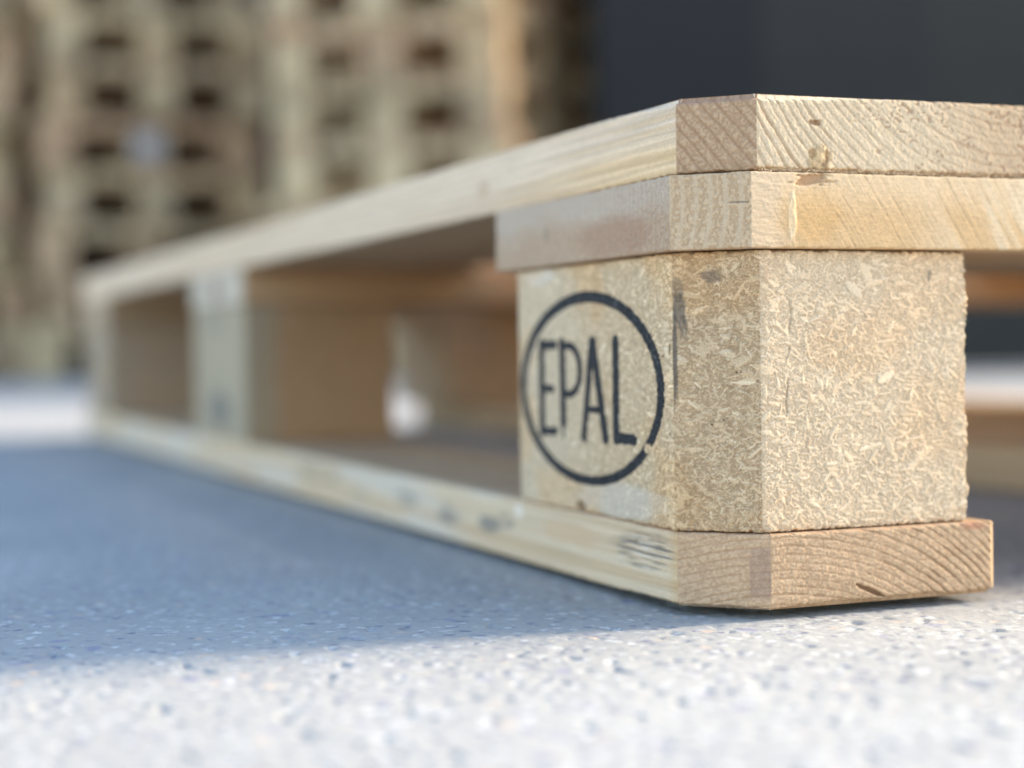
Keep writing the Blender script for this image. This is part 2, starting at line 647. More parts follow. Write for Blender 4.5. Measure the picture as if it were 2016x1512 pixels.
# ---- bottom board at the near edge
def surf_bot(G, x, y, s, z):
    yr = -y
    h = np.zeros_like(z)
    rgb = np.zeros(z.shape + (3,))
    rgb[:] = (.46, .35, .23)
    mL = G == 0
    X_, Z_ = x[mL], z[mL]
    ln = fbm(X_ * .004, Z_ * .35, 121, 3)
    streak = fbm(X_ * .03, Z_ * 2.0, 122, 3)
    c = mix((.60, .53, .40), (.52, .42, .29), sstep(.35, .65, ln))
    c = c * (.86 + .28 * streak)[:, None]
    grey = sstep(.42, .62, fbm(X_ * .012, Z_ * .12, 123)) * sstep(120, 200, X_)
    c = mix(c, np.array((.56, .56, .52)), .7 * grey)
    kn = blob(X_, Z_, 95, 14, 26, 5, 128, .5)
    c = mix(c, np.array((.55, .40, .26)), .45 * kn)
    for cx, cz, rx, rz, am in ((213, 9.5, 16, 4.4, .8), (168, 10.5, 15, 4.0, .8), (150, 13.5, 9, 3.6, .8), (262, 13, 18, 4, .6), (400, 14, 45, 6, .6), (330, 9, 16, 3, .4), (196, 12, 6, 2.4, .4)):
        b_ = blob(X_, Z_, cx, cz, rx, rz, int(cx), .6)
        b_ = b_ * sstep(.30, .60, fbm(X_ * .07, Z_ * .9, int(cx) + 3, 3))
        c = mix(c, np.array((.20, .205, .20)), am * b_)
    wht = blob(X_, Z_, 139, 17.5, 5, 3, 130, .5)
    c = mix(c, np.array((.70, .69, .64)), .8 * wht)
    sm = blob(X_, Z_, 40, 14.2, 24, 6.2, 131, .55)
    hb = sstep(.40, .60, fbm(X_ * .05, Z_ * 1.5, 132, 3))
    c = mix(c, np.array((.15, .145, .13)), .88 * sm * hb)
    ws = sm * sstep(.60, .70, fbm(X_ * .05 + 4, Z_ * 1.3, 133))
    c = mix(c, np.array((.66, .62, .54)), .9 * ws)
    edge_c = 1 - sstep(19, 27, X_)
    c = mix(c, c * np.array((.95, .86, .74)), edge_c)
    rgb[mL] = c * (1.12, 1.04, 1.0)
    h[mL] = .20 * (streak - .5) - .25 * sm * hb + .12 * (fbm(X_ * .6, Z_ * 1.2, 134) - .5)
    for seg in (1, 2):
        mm = G == seg
        Yr, Zr, X_ = yr[mm], z[mm], x[mm]
        w = (Yr - X_) * .98 if seg == 1 else Yr
        px, pz = (26, -62)
        fr, k = end_grain(Yr, Zr, px, pz, 2.3, 141, .45)
        late = sstep(.60, .80, fr) * (1 - sstep(.88, .95, fr))
        vary = vn(k * 1.3, k * 0, 142)
        g = granules(w * .75, Zr * 1.25, 143 + seg, .8)
        gb = sstep(.30, .75, g)
        far = sstep(48, 80, w)
        if seg == 1:
            c = mix((.47, .33, .215), (.575, .42, .28), gb)
            c = mix(c, np.array((.40, .265, .165)), late * .55)
            pu = sstep(10.2, 11.4, w + .8 * vn(w, Zr * .4, 146)) * sstep(2.5, 4.5, Zr) * (1 - sstep(16.5, 18.5, Zr)) * (.55 + .45 * fbm(w * .6, Zr * .35, 147))
            c = mix(c, np.array((.27, .185, .16)), .58 * pu)
            amp = .16
        else:
            c = mix((.53, .375, .235), (.645, .48, .31), gb)
            c = mix(c, np.array((.40, .255, .15)), late * (.22 + .45 * vary) * (.7 + .5 * far))
            tt = np.clip(((w - 47.5) * 9.5 + (Zr - 5.6) * -4.0) / (9.5 ** 2 + 16), 0, 1)
            cd_ = np.hypot(w - 47.5 - 9.5 * tt, Zr - 5.6 + 4.0 * tt) + .5 * (fbm(w * .8, Zr * .8, 148) - .5)
            cr = 1 - sstep(.05, .42, cd_ - .45 * tt * (1 - tt) * 4)
            c = mix(c, np.array((.19, .10, .055)), .8 * cr)
            lip = blob(w, Zr, 88, 20.6, 5, 1.6, 149, .8)
            c = mix(c, np.array((.50, .26, .16)), .7 * lip)
            c = c * (.72 + .20 * fbm(w * .1, Zr * .25, 150))[:, None] * (.99, 1.0, 1.04)
            amp = .17
        rgb[mm] = c
        brk = sstep(.25, .6, fbm(w * .35, Zr * .8, 154))
        hh = -amp * 2.2 * late * (.35 + .9 * vary) * (.25 + .75 * brk) + amp * .45 * (gb - .5) + .28 * (fbm(w * 2.4, Zr * 2.4, 152, 2) - .5) + .30 * (fbm(w * .1, Zr * .15, 151) - .5)
        if seg == 2:
            deep = sstep(.62, .78, fr) * (1 - sstep(.88, .97, fr)) * far * sstep(.4, .65, fbm(w * .16, Zr * .3, 153))
            hh = hh - .55 * deep - 1.0 * cr
        h[mm] = hh
    mB = G == 3
    h[mB] = .5 * (fbm(x[mB] * .1, z[mB] * .2, 155) - .5)
    return h, rgb


def edge_bot(s, top, x, y):
    e = rough_edge(161, .5, .16)(s, top, x, y)
    if not top:
        yr = -y
        lift = .9 * sstep(20, 40, yr) * (x < 3) + .7 * np.exp(-((x - 20) / 30.) ** 2)
        e = e + lift * (.6 + .6 * vn(s * .15, s * 0, 163))
    return e


cb = 19.3
bot_pts = [(1198, 0), (cb, 0), (0, -cb), (0, -94.5), (2.2, -96.7), (1198, -96.7)]
bcols = lerp_positions([(0, 700, 8), (700, 950, 3), (950, 1080, 1), (1080, 1198 - cb, .33)])
bottom = strip_board('bottom_board', bot_pts, [bcols, .25, .25, .4, lerp_positions([(0, 60, .8), (60, 1195.8, 12)]), 12],
                     0.05, Z1, .25, surf_bot, M_tone_wood, pallet, edge_bot, (.50, .39, .26), cap_mat=M_pine_x)
bottom['label'] = 'near bottom board with grey smears and a sawn-off corner'


# ---- corner block of pressed wood chips, with the stencilled mark
ck, BX, BY, BL, BW = 18.3, 2.4, .2, 136.0, 87.7
blk_pts = [(BL, BY), (ck + BX, BY), (BX, -ck + BY), (BX, -BW), (BL, -BW)]
bsteps = [.3, .22, .22, .45, 3]
blk_len = [np.hypot(blk_pts[i][0] - blk_pts[(i + 1) % 5][0], blk_pts[i][1] - blk_pts[(i + 1) % 5][1]) for i in range(5)]
S_A, S_B = blk_len[0], blk_len[0] + blk_len[1]
S_C = S_B + blk_len[2]
S_D = S_C + blk_len[3]
RES = .16


def raster_chips():
    sw, zh = S_D, Z2 - Z1
    nw, nh = int(sw / RES) + 1, int(zh / RES) + 1
    gy, gx = np.mgrid[0:nh, 0:nw]
    su, zu = gx * RES, gy * RES
    Hm = -.52 + .26 * (fbm(su * .5, zu * .5, 201) - .5) + .35 * (fbm(su * .06, zu * .06, 202) - .5)
    ton = np.zeros((nh, nw, 3))
    ton[:] = (.41, .325, .23)  # darker bed under the flakes: shade in the gaps painted as tone
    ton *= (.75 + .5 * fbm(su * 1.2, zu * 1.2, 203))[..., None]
    pal = np.array([(.60, .505, .375), (.57, .475, .35), (.63, .54, .41), (.69, .61, .48), (.52, .42, .30), (.59, .475, .34), (.38, .285, .20), (.58, .515, .415)])
    pw = np.array([.26, .2, .2, .08, .10, .08, .03, .05])
    r = np.random.default_rng(5)
    N = 56000
    us = r.uniform(0, sw, N)
    zs = r.uniform(0, zh, N)
    for i in range(N):
        s_, z_ = us[i], zs[i]
        left = s_ < S_A - 4
        big = r.random()
        L = (.6 + 1.9 * r.random() ** 1.3) if big < .90 else (1.8 + 3.2 * r.random() ** 1.8)
        if big > .992:
            L = 3.5 + 4.5 * r.random()
        L *= .86
        if left:
            L *= .75
        wd = max(.16, L * (.09 + .20 * r.random() ** 1.4))
        if big > .88 and r.random() < .25:
            wd = L * (.28 + .14 * r.random())
        th = r.normal(-.12, .55) if r.random() < .7 else r.uniform(-1.57, 1.57)
        ca, sa = math.cos(th), math.sin(th)
        hh = r.uniform(-.46, .03) if big < .9 else r.uniform(-.38, .05)
        ta, tb = r.normal(0, .05), r.normal(0, .15)
        R_ = L / 2 + wd
        x0, x1 = max(0, int((s_ - R_) / RES)), min(nw, int((s_ + R_) / RES) + 2)
        y0, y1 = max(0, int((z_ - R_) / RES)), min(nh, int((z_ + R_) / RES) + 2)
        if x1 - x0 < 1 or y1 - y0 < 1:
            continue
        dx = su[y0:y1, x0:x1] - s_
        dz = zu[y0:y1, x0:x1] - z_
        bend = r.normal(0, .08)
        a = dx * ca + dz * sa
        b = -dx * sa + dz * ca + bend * a * a / max(L, 1)
        tap = 1 - .75 * np.abs(a / (L / 2)) ** (1.5 + 2.5 * r.random())
        inside = (np.abs(a) < L / 2) & (np.abs(b) < wd / 2 * np.maximum(tap, .0))
        hv = hh + ta * a + tb * b + .05 * np.cos(b / max(wd, .1) * 6)
        sub = Hm[y0:y1, x0:x1]
        ok = inside & (hv > sub)
        if not ok.any():
            continue
        sub[ok] = hv[ok]
        cc = pal[r.choice(len(pal), p=pw)] * (.86 + .26 * r.random())
        if r.random() < .006:
            cc = np.array((.13, .095, .065))
        fb = 1 + .10 * np.sin(b * 11 + r.random() * 6)
        tt = ton[y0:y1, x0:x1]
        tt[ok] = (cc * fb[..., None])[ok]
    return Hm, ton


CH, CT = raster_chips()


def seg_d(px, pz, ax, az, bx, bz):
    vx, vz = bx - ax, bz - az
    t = np.clip(((px - ax) * vx + (pz - az) * vz) / (vx * vx + vz * vz), 0, 1)
    return px - ax - t * vx, pz - az - t * vz


def ink_mask(X, Z):
    """True where the stencil ink lies: an oval ring and the letters E P A L (X runs to the left)"""
    jit = .55 * (fbm(X * .9, Z * .9, 301) - .5) + .35 * (vn(X * 2.6, Z * 2.6, 302) - .5)
    cx, cz = 80.4, 61.6
    ro = np.hypot((X - cx) / 54.6, (Z - cz) / 30.95)
    ri = np.hypot((X - cx + .4) / 49.4, (Z - cz + .25) / 27.55)
    ring = (ro < 1 + jit * .025) & (ri > 1 - jit * .03)
    gap = np.hypot((X - 36.8) / 2.6, (Z - 44.6) / 1.5) < 1 + jit
    ring &= ~gap
    m_ = ring

    def bar(ax, az, bx, bz, hw):
        dx, dz = seg_d(X, Z, ax, az, bx, bz)
        return np.hypot(dx / hw, dz / (hw * .78)) < 1 + jit * .35
    st = 2.45
    for args in ((116.2, 76.0, 116.2, 46.4, st), (116.2, 75.6, 105.0, 75.6, 2.0), (116.2, 61.0, 107.0, 61.0, 1.7), (116.2, 46.6, 105.0, 46.9, 1.9),
                 (99.0, 76.2, 98.6, 50, st), (98.8, 50, 98.2, 45.6, 1.2),
                 (75.6, 76.4, 82.4, 46.0, 2.25), (75.0, 76.4, 66.2, 46.2, 2.4), (80.0, 55.0, 69.5, 55.0, 1.5),
                 (58.3, 76.6, 58.6, 46.4, 2.4), (58.6, 46.9, 46.0, 46.6, 2.2)):
        m_ = m_ | bar(*args)
    # bowl of the P
    bx, bz = 93.5, 67.4
    po = (np.hypot(np.maximum(0, (bx - X)) / 10.6, (Z - bz) / 9.2) < 1 + jit * .06) & (X < 99.5)
    pi_ = (np.hypot(np.maximum(0, (bx - X)) / 6.6, (Z - bz) / 6.6) < 1 + jit * .06) & (X < 99.5)
    m_ = m_ | (po & ~pi_)
    return m_


INK = {}


def surf_blk(G, x, y, s, z):
    iu = np.clip((s / RES).astype(int), 0, CH.shape[1] - 1)
    iv = np.clip(((z - Z1) / RES).astype(int), 0, CH.shape[0] - 1)
    fu = np.clip(s / RES - iu, 0, 1)
    fv = np.clip((z - Z1) / RES - iv, 0, 1)
    iu2 = np.minimum(iu + 1, CH.shape[1] - 1)
    iv2 = np.minimum(iv + 1, CH.shape[0] - 1)
    h = (CH[iv, iu] * (1 - fu) + CH[iv, iu2] * fu) * (1 - fv) + (CH[iv2, iu] * (1 - fu) + CH[iv2, iu2] * fu) * fv
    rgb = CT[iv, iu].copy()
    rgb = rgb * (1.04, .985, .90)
    h = h * .60 + .10
    left = G == 0
    h = np.where(left, h * .62 + .05, h)
    # the planed left face is greyer and paler away from the corner, dusty along its lower edge
    gl = left * sstep(60, 110, x) * .55
    rgb = mix(rgb, rgb * .55 + np.array((.28, .255, .21)), gl)
    rgb = np.where(left[..., None], rgb * 1.1, rgb)
    d1 = left * blob(x, z, 55, 27, 38, 7, 206, .6) * .45
    rgb = mix(rgb, np.array((.60, .57, .52)), d1)
    d2 = left * blob(x, z, 118, 99, 14, 4, 207, .6) * .6
    rgb = mix(rgb, np.array((.66, .64, .60)), d2)
    hole = left * blob(x, z, 86, 23.2, 4.0, 2.2, 208, .8)
    rgb = mix(rgb, np.array((.20, .13, .085)), .8 * hole)
    h = h - 1.1 * hole
    # right part: vertical crack line and warm blotches
    R_ = G == 2
    yr = -y
    crack = R_ * (1 - sstep(.12, .5, np.abs(yr - 26.6 - .05 * (z - 60) - 1.2 * (fbm(z * .12, z * 0, 209) - .5)))) * sstep(50, 58, z) * sstep(.35, .55, vn(z * .3, z * 0, 211))
    h = h - .35 * crack
    rgb = mix(rgb, rgb * .6, crack)
    warm = fbm(s * .035, z * .04, 210)
    rgb = mix(rgb, rgb * np.array((1.06, .93, .78)), sstep(.45, .65, warm) * .7)
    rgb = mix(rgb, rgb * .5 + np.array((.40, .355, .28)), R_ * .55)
    # chamfer slightly darker all over: its shade is painted into the chip tone
    C_ = G == 1
    rgb = mix(rgb, rgb * np.array((.88, .86, .84)), C_ * .8)
    sE = s - S_A
    for c0, z0_, rs, rz, am in ((2.2, 85, 2.4, 6, .75), (.6, 72, 1.2, 16, .8), (3.4, 80, 1.5, 4, .5), (1.6, 91, 2.2, 4, .4)):
        b_ = blob(sE, z, c0, z0_, rs, rz, int(z0_) + 400, .9)
        rgb = mix(rgb, np.array((.09, .085, .08)), am * b_)
    dk = blob(sE, z, 11.5, 94.5, 3.5, 2.0, 215, .9) * C_
    rgb = mix(rgb, np.array((.19, .14, .105)), .75 * dk)
    # ragged bulge of the block on its far vertical edge
    bul = np.exp(-np.abs(s - S_C) / 5.0)
    h = h + bul * (1.5 * (fbm(z * .10, z * 0 + 2, 216) - .5) + .55 * (vn(z * .5, z * 0, 217) - .5))
    crn = np.exp(-(np.abs(s - S_A) / .8)) + np.exp(-(np.abs(s - S_B) / .9))
    h = h - .35 * crn
    side = G == 3
    h = h + side * .5 * (fbm(x * .35, z * .35, 218) - .5)
    ink = ink_mask(x, z) & left & (h > -.27)
    INK['m'] = ink.ravel()
    rgb[ink] = np.array((.024, .025, .029))
    lum = .8 + .5 * fbm(x * .4, z * .4, 305)
    rgb[ink] *= lum[ink][:, None]
    faint = ink & (vn(x * 1.5, z * 1.5, 306) > .80)
    rgb[faint] = rgb[faint] * .5 + .07
    return h, rgb


class _Ink:
    def __getitem__(self, k):
        return INK['m'][k]


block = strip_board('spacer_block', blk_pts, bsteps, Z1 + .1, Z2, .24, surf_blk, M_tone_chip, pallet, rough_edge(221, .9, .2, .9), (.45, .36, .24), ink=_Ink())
block['label'] = 'near corner block of pressed wood chips, stencilled EPAL'


# ---- loose fibres along broken edges (too fine to count)
def fibres(name, n, fn, parent, mat, seed):
    r = np.random.default_rng(seed)
    V, Fq, T = [], [], []
    for i in range(n):
        p, d, L, w, c = fn(r)
        p = np.array(p, float)
        d = np.array(d, float)
        d /= np.linalg.norm(d)
        up = np.array((0, 0, 1.)) if abs(d[2]) < .8 else np.array((0, 1., 0))
        sd = np.cross(d, up)
        sd /= np.linalg.norm(sd)
        u2 = np.cross(sd, d)
        droop = r.normal(0, .25, 3)
        k0 = len(V)
        K = 4
        for k in range(K):
            t = k / (K - 1)
            q = p + d * L * t + droop * L * t * t
            ww = w * (1 - .85 * t)
            for a in range(3):
                an = a * 2.094
                V.append(q + (sd * math.cos(an) + u2 * math.sin(an) * .6) * ww)
                T.append(c)
        for k in range(K - 1):
            for a in range(3):
                b = (a + 1) % 3
                Fq.append((k0 + k * 3 + a, k0 + k * 3 + b, k0 + k * 3 + 3 + b, k0 + k * 3 + 3 + a))
    me = mesh_np(name, np.array(V) * MM, [np.array(Fq)], mat, np.array(T))
    o = link(name, me, parent)
    o['kind'] = 'stuff'
    return o


def f_top(r):
    yr = r.uniform(17, 120)
    return (-.15 + r.normal(0, .15), -yr, Z3 + .35 + abs(r.normal(0, .35))), (r.normal(-.35, .35), r.normal(0, .9), -abs(r.normal(.35, .3))), r.uniform(.5, 2.0), r.uniform(.05, .14), np.array((.70, .58, .41)) * r.uniform(.75, 1.1)


def f_dent(r):
    return (.3, -r.normal(36.5, 2.6), Z3 + abs(r.normal(2.5, 2))), (r.normal(-.5, .3), r.normal(.1, .7), r.normal(.2, .9)), r.uniform(1, 3.2), r.uniform(.08, .22), np.array((.64, .50, .32)) * r.uniform(.7, 1.15)


def f_bot(r):
    if r.random() < .5:
        t = r.random()
        return (cb * (1 - t), -cb * t, .8), (r.normal(-.5, .4), r.normal(.3, .6), -.2), r.uniform(.4, 1.6), r.uniform(.04, .10), np.array((.64, .50, .34)) * r.uniform(.7, 1.1)
    if r.random() < .35:
        return (r.uniform(20, 70), -.1, 1.0), (r.normal(0, .8), r.normal(.4, .3), r.normal(0, .5)), r.uniform(.8, 2.5), r.uniform(.05, .10), np.array((.68, .62, .52)) * r.uniform(.8, 1.1)
    return (.0, -r.uniform(20, 95), 1.0 + abs(r.normal(0, .8))), (r.normal(-.5, .3), r.normal(0, .9), r.normal(-.2, .3)), r.uniform(.4, 1.5), r.uniform(.04, .10), np.array((.64, .48, .31)) * r.uniform(.7, 1.1)


def f_blk(r):
    s = r.uniform(20, S_D - S_A)
    t = r.random()
    z = Z1 + .6 + abs(r.normal(0, 1.0)) if t < .5 else (Z2 - .4 - abs(r.normal(0, .7)) if t < .75 else r.uniform(Z1, Z2))
    if t < .75:
        if r.random() < .25:
            q = r.random()
            p = (BX + ck * (1 - q), BY - ck * q, z)
            d = (r.normal(-.5, .6), r.normal(.5, .6), r.normal(0, .4))
        else:
            p = (BX, -r.uniform(18, 88), z)
            d = (r.normal(-.4, .3), r.normal(0, 1), r.normal(0, .35))
    else:
        p = (BX + r.uniform(0, 3), -BW - r.uniform(-.4, .1), z)
        d = (r.normal(-.3, .6), -abs(r.normal(.4, .4)), r.normal(0, .7))
    return p, d, r.uniform(.5, 1.7), r.uniform(.05, .13), np.array((.60, .50, .36)) * r.uniform(.7, 1.2)


fibres('splinters', 520, f_top, deck, M_tone_wood, 1)
fibres('splinters', 60, f_dent, deck, M_tone_wood, 2)
fibres('splinters', 240, f_bot, bottom, M_tone_wood, 3)
fibres('splinters', 520, f_blk, block, M_tone_chip, 4)


# ---- the rest of the pallet: plain boards and blocks with eased edges and cut corners
def prism(name, pts, z0, z1, mat, parent, bev=1.2):
    """closed outline (mm, anticlockwise) with eased top and bottom edges"""
    P = np.array(pts, float)
    n = len(P)
    ins = []
    for i in range(n):
        a = P[i] - P[i - 1]
        b = P[(i + 1) % n] - P[i]
        a /= np.hypot(*a)
        b /= np.hypot(*b)
        na = np.array((a[1], -a[0]))
        nb = np.array((b[1], -b[0]))
        ins.append((na + nb) / (1 + na @ nb))
    ins = np.array(ins)
    rows = [(z0, bev), (z0 + bev, 0), (z1 - bev, 0), (z1, bev)]
    V = [np.c_[P - ins * e, np.full(n, z)] for z, e in rows]
    F = []
    for r in range(3):
        for i in range(n):
            j = (i + 1) % n
            F.append((r * n + i, r * n + j, r * n + n + j, r * n + n + i))
    me = bpy.data.meshes.new(name)
    me.from_pydata((np.concatenate(V) * MM).tolist(), [], F + [tuple(range(n))[::-1], tuple(range(3 * n, 4 * n))])
    me.materials.append(mat)
    me.update()
    return link(name, me, parent)


def box_pts(x0, x1, y0, y1, cut=()):
    """rectangle with optional cut corners; y is the distance to the photographer's right"""
    c = 18
    out = []
    for (px, py, key) in ((x1, -y0, 'c'), (x0, -y0, 'a'), (x0, -y1, 'b'), (x1, -y1, 'd')):
        if key in cut:
            if key == 'a':
                out += [(px + c, py), (px, py - c)]
            if key == 'b':
                out += [(px, py + c), (px + c, py)]
            if key == 'c':
                out += [(px, py - c), (px - c, py)]
            if key == 'd':
                out += [(px - c, py), (px, py + c)]
        else:
            out.append((px, py))
    return out


for y0, y1, cut in ((187.5, 287.5, ''), (327.5, 472.5, ''), (512.5, 612.5, ''), (655, 800, 'bd')):
    prism('deck_board', box_pts(0, 1198, y0, y1, cut), Z3 + .2, Z4, M_pine_x, pallet)


def surf_mid(G, x, y, s_, z):
    yr = -y
    h = .5 * (fbm(s_ * .3, z * .3, 601) - .5)
    rgb = np.zeros(z.shape + (3,))
    n1 = fbm(s_ * .35, z * .5, 602)
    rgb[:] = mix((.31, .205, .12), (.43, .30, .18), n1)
    fr = (G == 0)
    grey = mix((.36, .31, .23), (.45, .39, .29), fbm(s_ * .06, z * .03, 603))
    rgb[fr] = grey[fr]
    sm = fr * blob(x, z, 625, 38, 36, 15, 604, .6)
    rgb = mix(rgb, np.array((.17, .17, .165)), .75 * sm)
    sm2 = fr * blob(x, z, 640, 92, 40, 9, 605, .6)
    rgb = mix(rgb, np.array((.28, .265, .22)), .5 * sm2)
    edge_ = (G == 1) * (1 - sstep(14, 24, yr + 5 * (fbm(z * .05, z * 0, 606) - .5)))  # greyer strip along the front of the side face
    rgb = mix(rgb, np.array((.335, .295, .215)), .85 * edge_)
    return h, rgb


def surf_mid_str(G, x, y, s_, z):
    yr = -y
    h = .4 * (fbm(s_ * .3, z * .5, 611) - .5)
    rgb = np.zeros(z.shape + (3,))
    n1 = fbm(s_ * .02, z * .5, 612)
    rgb[:] = mix((.38, .25, .145), (.54, .38, .23), n1)
    fr = (G == 0)
    rgb[fr] = mix((.48, .42, .34), (.60, .55, .47), fbm(s_ * .04, z * .1, 613))[fr]
    rgb = mix(rgb, np.array((.24, .15, .11)), .8 * fr * blob(x, z, 625, 112, 20, 8, 614, .4))
    rgb = mix(rgb, np.array((.36, .18, .10)), .5 * (G == 1) * blob(yr, z, 330, 112, 60, 7, 615, .5))
    return h, rgb


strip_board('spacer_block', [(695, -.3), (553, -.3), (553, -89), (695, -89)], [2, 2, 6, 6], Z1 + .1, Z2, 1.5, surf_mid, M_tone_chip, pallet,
            rough_edge(621, .6, .3, .4), (.38, .29, .2))['label'] = 'grey middle block with a dark smudge'
strip_board('stringer_board', [(695, .8), (553, .8), (553, -800), (695, -800)], [2, 3, 12, 6], Z2 + .1, Z3, 1.2, surf_mid_str, M_tone_wood, pallet,
            rough_edge(631, .4, .3, .4), (.46, .33, .2), cap_mat=M_pine_y)['label'] = 'middle stringer board with a reddish dark spot on its grey end'
for x0, x1 in ((1053, 1198),):
    prism('stringer_board', box_pts(x0, x1, -.8, 800, 'cd' if x1 > 1100 else ''), Z2 + .1, Z3, M_pine_y, pallet)
for y0, y1, cut in ((327.5, 472.5, ''), (703, 800, 'bd')):
    prism('bottom_board', box_pts(0, 1198, y0, y1, cut), -2.3, Z1, M_pine_x, pallet, 2.5)
for (x0, x1) in ((2, 137), (553, 695), (1060, 1197)):
    for (y0, y1) in ((.3, 89), (328, 472), (706, 799)):
        if x0 < 600 and y0 < 1:
            continue
        cut = ''
        if x1 > 1100 and y0 < 1:
            cut = 'c'
        if x1 > 1100 and y1 > 790:
            cut = 'd'
        if x0 == 2 and y1 > 790:
            cut = 'b'
        dy = -20 if (x0 > 1000 and y0 == 328) else 0          # the far middle block sits a little out of line
        prism('spacer_block', box_pts(x0, x1, y0 + dy, y1 + dy, cut), Z1 + .1, Z2, M_chip, pallet, 1.5)

# ------------------------------------------------------------------ ground: one concrete sheet, fine near the camera
def make_ground():
    view = math.atan2(cam_fwd.y, cam_fwd.x)
    th = np.concatenate([np.linspace(-.40, .40, 420), np.linspace(.40, 2 * math.pi - .40, 90)[1:-1]]) + view
    rr = [.10]
    while rr[-1] < 1.6:
        rr.append(rr[-1] * 1.0032)
    while rr[-1] < 120:
        rr.append(rr[-1] * 1.12)
    rr = np.array(rr)
    Rr, Th = np.meshgrid(rr, th, indexing='ij')
    X = cam_pos.x + Rr * np.cos(Th)
    Y = cam_pos.y + Rr * np.sin(Th)
    x, y = X * 1000, Y * 1000
    f1 = vn(x / 2.6, y / 2.6, 501)
    f2 = vn(x / 1.2, y / 1.2, 502)
    f3 = fbm(x / 14, y / 14, 503)
    pit = sstep(.80, .92, vn(x / 3.6 + 5, y / 3.6, 504))
    hgt = -3.0 + .30 * f1 + .22 * f2 + .18 * f3 - .8 * pit
    hgt = np.where(Rr > 1.8, -2.6, hgt)
    Zv = np.minimum(hgt, -2.2) * MM
    V = np.stack([X, Y, Zv], -1).reshape(-1, 3)
    nr, nt = Rr.shape
    idx = np.arange(nr * nt).reshape(nr, nt)
    a = idx[:-1]
    d = idx[1:]
    Q = np.stack([a, d, np.roll(d, -1, 1), np.roll(a, -1, 1)], -1).reshape(-1, 4)
    return V, [Q, idx[0][None, :]]


def mat_ground():
    mt, n, l, p = nodes('speckled_concrete')
    tc = n.new('ShaderNodeTexCoord')

    def noise(scale, detail=3):
        z = n.new('ShaderNodeTexNoise')
        z.inputs['Scale'].default_value = scale
        z.inputs['Detail'].default_value = detail
        l.new(tc.outputs['Object'], z.inputs['Vector'])
        return z.outputs['Fac']

    def rng_(sock, a, b, c=0., d=1.):
        r = n.new('ShaderNodeMapRange')
        for k, v in zip(('From Min', 'From Max', 'To Min', 'To Max'), (a, b, c, d)):
            r.inputs[k].default_value = v
        l.new(sock, r.inputs['Value'])
        return r.outputs[0]

    def mul(a, b):
        x = n.new('ShaderNodeMath')
        x.operation = 'MULTIPLY'
        l.new(a, x.inputs[0])
        l.new(b, x.inputs[1])
        return x.outputs[0]

    def mixc(f, a, b):
        x = n.new('ShaderNodeMix')
        x.data_type = 'RGBA'
        l.new(f, x.inputs['Factor'])
        if isinstance(a, tuple):
            x.inputs['A'].default_value = (*a, 1)
        else:
            l.new(a, x.inputs['A'])
        x.inputs['B'].default_value = (*b, 1)
        return x.outputs['Result']

    def specks(scale, keep, size, seed):
        v = n.new('ShaderNodeTexVoronoi')
        v.inputs['Scale'].default_value = scale
        mp = n.new('ShaderNodeMapping')
        mp.inputs['Location'].default_value = (seed, seed * 1.7, 0)
        wz = n.new('ShaderNodeTexNoise')
        wz.inputs['Scale'].default_value = scale * 1.6
        l.new(tc.outputs['Object'], wz.inputs['Vector'])
        ws = n.new('ShaderNodeVectorMath')
        ws.operation = 'SCALE'
        ws.inputs['Scale'].default_value = .9 / scale
        l.new(wz.outputs['Color'], ws.inputs[0])
        wa = n.new('ShaderNodeVectorMath')
        wa.operation = 'ADD'
        l.new(tc.outputs['Object'], wa.inputs[0])
        l.new(ws.outputs[0], wa.inputs[1])
        l.new(wa.outputs[0], mp.inputs['Vector'])
        l.new(mp.outputs[0], v.inputs['Vector'])
        sc = n.new('ShaderNodeSeparateColor')
        l.new(v.outputs['Color'], sc.inputs[0])
        k = rng_(sc.outputs[0], keep - .02, keep + .02, 1, 0)
        r = rng_(v.outputs['Distance'], size * .7, size, 1, 0)
        return mul(k, r), sc.outputs[1]
    base = mixc(rng_(noise(9, 4), .35, .65), (.345, .333, .298), (.415, .40, .355))
    base = mixc(rng_(noise(420, 3), .42, .62, 0, .5), base, (.29, .287, .29))
    s1, r1 = specks(250, .24, .46, 3.1)
    base = mixc(mul(s1, rng_(r1, 0, 1, .35, 1)), base, (.20, .20, .235))
    s2, r2 = specks(300, .28, .5, 7.7)
    base = mixc(mul(s2, rng_(r2, 0, 1, .3, .9)), base, (.58, .57, .53))
    s3, r3 = specks(130, .13, .40, 12.3)
    base = mixc(mul(s3, rng_(r3, 0, 1, .4, 1)), base, (.26, .255, .31))
    s4, r4 = specks(190, .05, .42, 19.1)
    base = mixc(mul(s4, rng_(r4, 0, 1, .4, .9)), base, (.55, .42, .31))
    l.new(base, p.inputs['Base Color'])
    p.inputs['Roughness'].default_value = .72
    p.inputs['Specular IOR Level'].default_value = .3
    b = n.new('ShaderNodeBump')
    b.inputs['Strength'].default_value = .35
    b.inputs['Distance'].default_value = .0006
    l.new(noise(900, 3), b.inputs['Height'])
    l.new(b.outputs[0], p.inputs['Normal'])
    return mt


gv, gf = make_ground()
ground = link('ground', mesh_np('ground', gv, gf, mat_ground()))
tag(ground, 'speckled pale concrete ground', kind='structure')

# ------------------------------------------------------------------ background: dark shed wall, firewood stack
hr = Vector((cam_fwd.y, -cam_fwd.x, 0)).normalized()      # level, to the photographer's right
hf = Vector((cam_fwd.x, cam_fwd.y, 0)).normalized()
foot = Vector((cam_pos.x, cam_pos.y, 0))


def back(u, depth, z):
    return foot + hr * u + hf * depth + Vector((0, 0, z - .0026))


